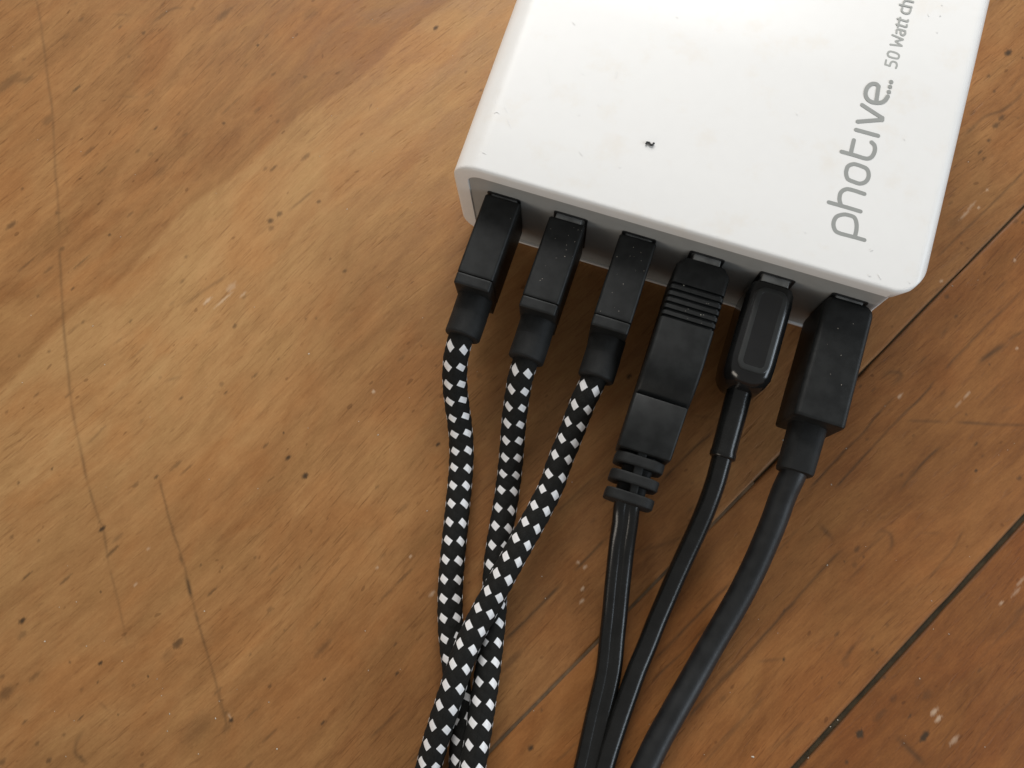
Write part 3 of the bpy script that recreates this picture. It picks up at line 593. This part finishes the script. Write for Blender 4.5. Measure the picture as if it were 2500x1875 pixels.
path3 = [q4(1775,775,14.4), q4(1708,950,12.6), q4(1645,1120,10.8), q4(1578,1290,9.6), q4(1505,1460,8.8), q5(1682,60,8.2), q5(1600,230,7.8), q5(1510,405,7.6), q5(1422,560,7.5), q5(1330,725,7.5), q5(1243,885,7.5), q5(1158,1045,7.3), q5(1072,1200,6.9), q5(985,1365,6.9), q6(915,490,7.2), q6(850,650,7.4), q6(792,830,7.5), q6(738,1005,7.3), q6(675,1190,6.6), q6(615,1380,5.6), q6(560,1570,4.6), q6(505,1800,3.6), q6(440,2100,2.8), q6(370,2400,2.6)]
for r, px_, ph, rot in ((roots[0], PORTX[0], path1, 30.0), (roots[1], PORTX[1], path2, 28.0), (roots[2], PORTX[2], path3, 26.0)):
    yy = -29.0 if r is not roots[1] else -29.6
    top = [(px_+.3, yy+3, 15.5), (px_+.25, yy, 15.4), (px_+.1, yy-1.2, 15.2)]
    cord_braided(r, braided_path(top, ph), rot)

# ------------------------------------------------------------------ plain cables
# ribbed plug with stepped tail and ring strain relief
c4 = thing('ribbed_plug_cable', 'plain black cable whose plug has a ribbed grip and a ringed strain relief', 'cable', (PORTX[3], 0, 0))
def body4():
    S = []; X = 0.05; bot = 8.0
    def sec(y, top, hw, r, dx=0.0, bt=None):
        b = bot if bt is None else bt
        S.append((y, X+dx, (top+b)/2, hw, (top-b)/2, r))
    sec(-1.25, 22.6, 3.9, .5); sec(-1.5, 22.95, 4.2, .7); sec(-2.6, 23, 5.2, .9); sec(-3.2, 23, 5.5, .9)
    y = -7.0
    for k in range(6):
        sec(y, 23, 5.5, .8); sec(y-.12, 22.45, 5.15, .7); sec(y-.52, 22.45, 5.15, .7); sec(y-.64, 23, 5.5, .8); y -= 1.40
    sec(-22.0, 23, 5.5, .8)
    for t in np.linspace(0, 1, 9): 
        zt = 23-3.9*t**2.2; sec(-22.5-7.8*t, zt, 5.5, .8, -.15*t, 8+3.2*t)
    sec(-30.45, 20.1, 5.45, .6, -.25, 11); sec(-30.7, 20.2, 5.45, .6, -.25, 11); sec(-40.9, 20.1, 5.3, .6, -.45, 11); sec(-41.3, 19.95, 5.2, .6, -.45, 11.2); sec(-41.5, 19.5, 4.9, .6, -.45, 11.6)
    return S
loft('plug_housing', body4(), M_satin, c4, 4, 25)
loft('metal_connector', bev(6, -1.6, .2, 15.4, 2.8, 6.75, .3, .1, .1), M_metal, c4)
for k, (yy, zc, hw) in enumerate(((-43.15, 15.0, 4.95), (-46.7, 14.5, 4.9), (-50.35, 14.0, 4.9))):
    loft('strain_relief_ring', bev(yy+1.08, yy-1.0, (-.6, -.55, -.4)[k], zc, hw, 4.5, 2.4, .25, .3), M_rubber, c4)
loft('strain_relief_core', [(-41.2, -.7, 15.2, .95, 4.1, .4), (-45, -.5, 14.7, .95, 4.0, .4), (-50.4, 0, 14.0, .8, 3.9, .4)], M_rubber, c4)
loft('strain_relief_core', [(-41.2, -.5, 15.3, 3.2, 2.0, 1.4), (-45, -.52, 14.8, 3.0, 2.0, 1.4), (-50.6, -.4, 14.0, 2.9, 2.0, 1.4)], M_rubber, c4)
q7 = lambda x, y, z: (*B7(x, y), z); q8 = lambda x, y, z: (*B6(x, y), z)
def cable_path(root, top, rest, ds=.8, it=25):
    P = [np.array(p, float) for p in top]+[at(x, y, z) for x, y, z in rest]
    return resample(smooth_path(resample(catmull(P, 16), .5)[0], it), ds)[0]-np.array(root.location)/MM
P = cable_path(c4, [(53.6, -49, 14.0), (53.5, -51.5, 13.6)], [q7(655,440,11.6), q7(625,620,9.0), q7(600,850,6.6), q7(575,1080,4.6), q7(556,1300,2.8), q7(530,1520,1.8), q8(515,700,1.6), q8(480,900,1.6), q8(425,1120,1.6), q8(375,1350,1.6), q8(320,1600,1.6), q8(250,1900,1.6), q8(170,2250,1.6)])
tube('cord', P, lambda th, i: np.maximum(1.12*np.abs(np.sin(th))+np.sqrt(1.55**2-(1.12*np.cos(th))**2), 1.36)+0*i, M_pvc, c4, 56, 1.0)
# glossy plug
c5 = thing('glossy_plug_cable', 'thin glossy black cable with a shiny oval-topped plug', 'cable', (PORTX[4], 0, 0))
loft('plug_housing', [(-1.3, -.1, 15.4, 3.2, 6.9, 1.2), (-1.55, -.1, 15.4, 3.9, 7.2, 1.8), (-2.4, -.1, 15.4, 4.5, 7.4, 2.4), (-4.5, -.1, 15.4, 4.75, 7.45, 2.6), (-17.5, -.1, 15.4, 4.75, 7.45, 2.6), (-20.2, -.05, 15.3, 4.6, 7.3, 2.8), (-21.6, 0, 15.0, 4.1, 6.5, 3.0), (-22.6, .05, 14.8, 3.4, 5.3, 2.8), (-23.0, .1, 14.8, 2.8, 3.8, 2.4)], M_gloss, c5, 8, 50)
def inlay():
    V, F = [], []; o1 = rrect(3.15, 8.75, 1.9, 8); m = len(o1)
    for d, z in ((0.0, 22.6), (0.0, 22.92), (.10, 23.0), (.25, 23.06), (1.05, 23.1), (1.1, 23.06)):
        hw, hl, r = 3.15-d, 8.75-d, max(.3, 1.9-d)
        for a, b in rrect(hw, hl, r, 8): V.append((a-.05, b-11.45, z))
    for i in range(5):
        for k in range(m): F.append((i*m+k, i*m+(k+1) % m, (i+1)*m+(k+1) % m, (i+1)*m+k))
    F.append(tuple(5*m+k for k in range(m))); return link('inlay', V, F, M_inlay, c5, True, 30)
inlay()
link('glossy_window', [(a-.05, b-11.45, 23.09) for a, b in rrect(2.07, 7.67, .9, 8)]+[(a-.05, b-11.45, 23.0) for a, b in rrect(2.07, 7.67, .9, 8)], [tuple(range(36))]+[(k, 36+k, 36+(k+1) % 36, (k+1) % 36) for k in range(36)], M_gloss, c5, False)
loft('metal_connector', bev(6, -1.6, -.1, 15.4, 2.75, 6.75, .3, .1, .1), M_metal, c5)
loft('strain_relief', [(-21.3, .1, 15.4, 2.75, 2.75, 2.7), (-22.5, .12, 15.2, 2.6, 2.6, 2.55), (-35.0, .55, 13.9, 2.5, 2.5, 2.45), (-35.6, .57, 13.85, 2.62, 2.62, 2.55), (-36.3, .6, 13.8, 2.6, 2.6, 2.5), (-36.6, .6, 13.75, 2.3, 2.3, 2.2)], M_pvc, c5, 8, 50)
P = cable_path(c5, [(68.85, -34, 14.0), (68.9, -36.5, 13.6)], [q7(1480,50,12.2), q7(1420,230,10.6), q7(1325,470,8.4), q7(1215,710,6.4), q7(1110,940,4.8), q7(1020,1150,3.5), q7(925,1370,2.6), q7(845,1580,2.1), q8(760,760,2.1), q8(690,960,2.1), q8(622,1150,2.1), q8(545,1380,2.1), q8(470,1620,2.1), q8(400,1900,2.1), q8(310,2250,2.1)])
tube('cord', P, lambda th, i: 2.05*(np.abs(np.cos(th))**2.2+np.abs(np.sin(th))**2.2)**(-1/2.2)+0*i, M_pvc, c5, 36)
# large matte plug
c6 = thing('matte_plug_cable', 'thick matte black cable with a large plain plug in the rightmost port', 'cable', (PORTX[5], 0, 0))
loft('plug_housing', [(-.3, .1, 15.4, 3.6, 6.8, .5), (-.55, .2, 15.4, 4.0, 7.1, .8), (-1.3, .3, 15.4, 4.6, 7.5, 1.0), (-2.2, .3, 15.4, 4.85, 7.55, 1.1), (-3.0, .3, 15.4, 4.87, 7.55, 1.1), (-24.9, .3, 15.4, 4.95, 7.55, 1.1), (-25.2, .3, 15.4, 4.95, 7.55, 1.1), (-25.5, .3, 15.4, 4.8, 7.4, 1.0), (-25.6, .3, 15.4, 4.5, 7.1, .9)], M_satin, c6, 6, 40)
loft('metal_connector', bev(6, -.9, 0, 15.4, 2.75, 6.7, .3, .1, .1), M_metal, c6)
loft('strain_relief', [(-25.2, .1, 15.4, 3.5, 3.6, 2.2), (-26.2, .1, 15.4, 3.42, 3.5, 2.1), (-34.6, 0, 15.1, 3.38, 3.4, 2.1), (-35.1, 0, 15.1, 3.25, 3.3, 2.0), (-35.25, 0, 15.1, 2.9, 3.0, 1.9)], M_rubber, c6, 6, 40)
P = cable_path(c6, [(82.9, -33.5, 15.2), (82.85, -35.5, 14.9)], [q7(2080,190,13.0), q7(2010,400,11.2), q7(1920,620,9.2), q7(1815,860,7.2), q7(1690,1110,5.4), q7(1560,1340,4.0), q7(1425,1570,3.0), q8(1300,780,2.5), q8(1170,1010,2.5), q8(1040,1240,2.5), q8(920,1460,2.5), q8(810,1700,2.5), q8(660,2000,2.5), q8(500,2300,2.5)])
tube('cord', P, lambda th, i: 2.6+0*th+0*i, M_cord, c6, 36)

# ------------------------------------------------------------------ dust: pale specks on the wood and on the plugs
def dust():
    V, F = [], []
    def speck(x, y, z, r):
        s = len(V); n = 6; a0 = random.random()*6; e = random.uniform(.45, 1); ca, sa = math.cos(a0), math.sin(a0)
        for k in range(n):
            a = 2*math.pi*k/n; q = r*random.uniform(.7, 1.2); dx, dy = q*math.cos(a), q*e*math.sin(a)
            V.append((x+dx*ca-dy*sa, y+dx*sa+dy*ca, z+.01))
        V.append((x, y, z+r*.55))
        for k in range(n): F.append((s+k, s+(k+1) % n, s+n))
    for _ in range(120):
        p = at(random.uniform(0, 2500), random.uniform(0, 1875)); b = random.random()
        if 0 < p[0] < W and p[1] > -3: continue
        speck(p[0], p[1], 0, .09+.13*b*b)
    for x, y, r in ((1115,1295+0,.2),):
        pass
    for fr, lst in ((A2, [(1145,1295,.24),(1455,1325,.2),(1380,600,.16),(515,538,.14),(400,573,.14),(825,938,.15),(1870,1530,.2),(1815,1215,.16),(1480,1208,.16),(1090,1170,.14),(1130,1410,.15)]), (A3, [(380,1583,.34),(885,290,.2),(420,655,.1),(550,748,.12),(755,1590,.16),(955,1335,.14),(905,1380,.14)]), (B2, [(960,890,.14),(1985,1330,.1)])):
        for x, y, r in lst: p = at(*fr(x, y)); speck(p[0], p[1], 0, r)
    for i, x in enumerate(PORTX):
        n = (1, 16, 14, 9, 1, 6)[i]
        for _ in range(n):
            yy = -2-abs(random.gauss(0, 7)) if i in (1, 2) else -random.uniform(2.5, 19)
            yy = max(yy, -17.5)
            speck(x+random.uniform(-3.2, 3.2), yy, 23.0, random.uniform(.04, .10))
    return link('dust', V, F, M_dust, None, False)
d = dust(); d['kind'] = 'stuff'; d['label'] = 'tiny pale dust specks scattered over the wood and plug tops'; d['category'] = 'dust'
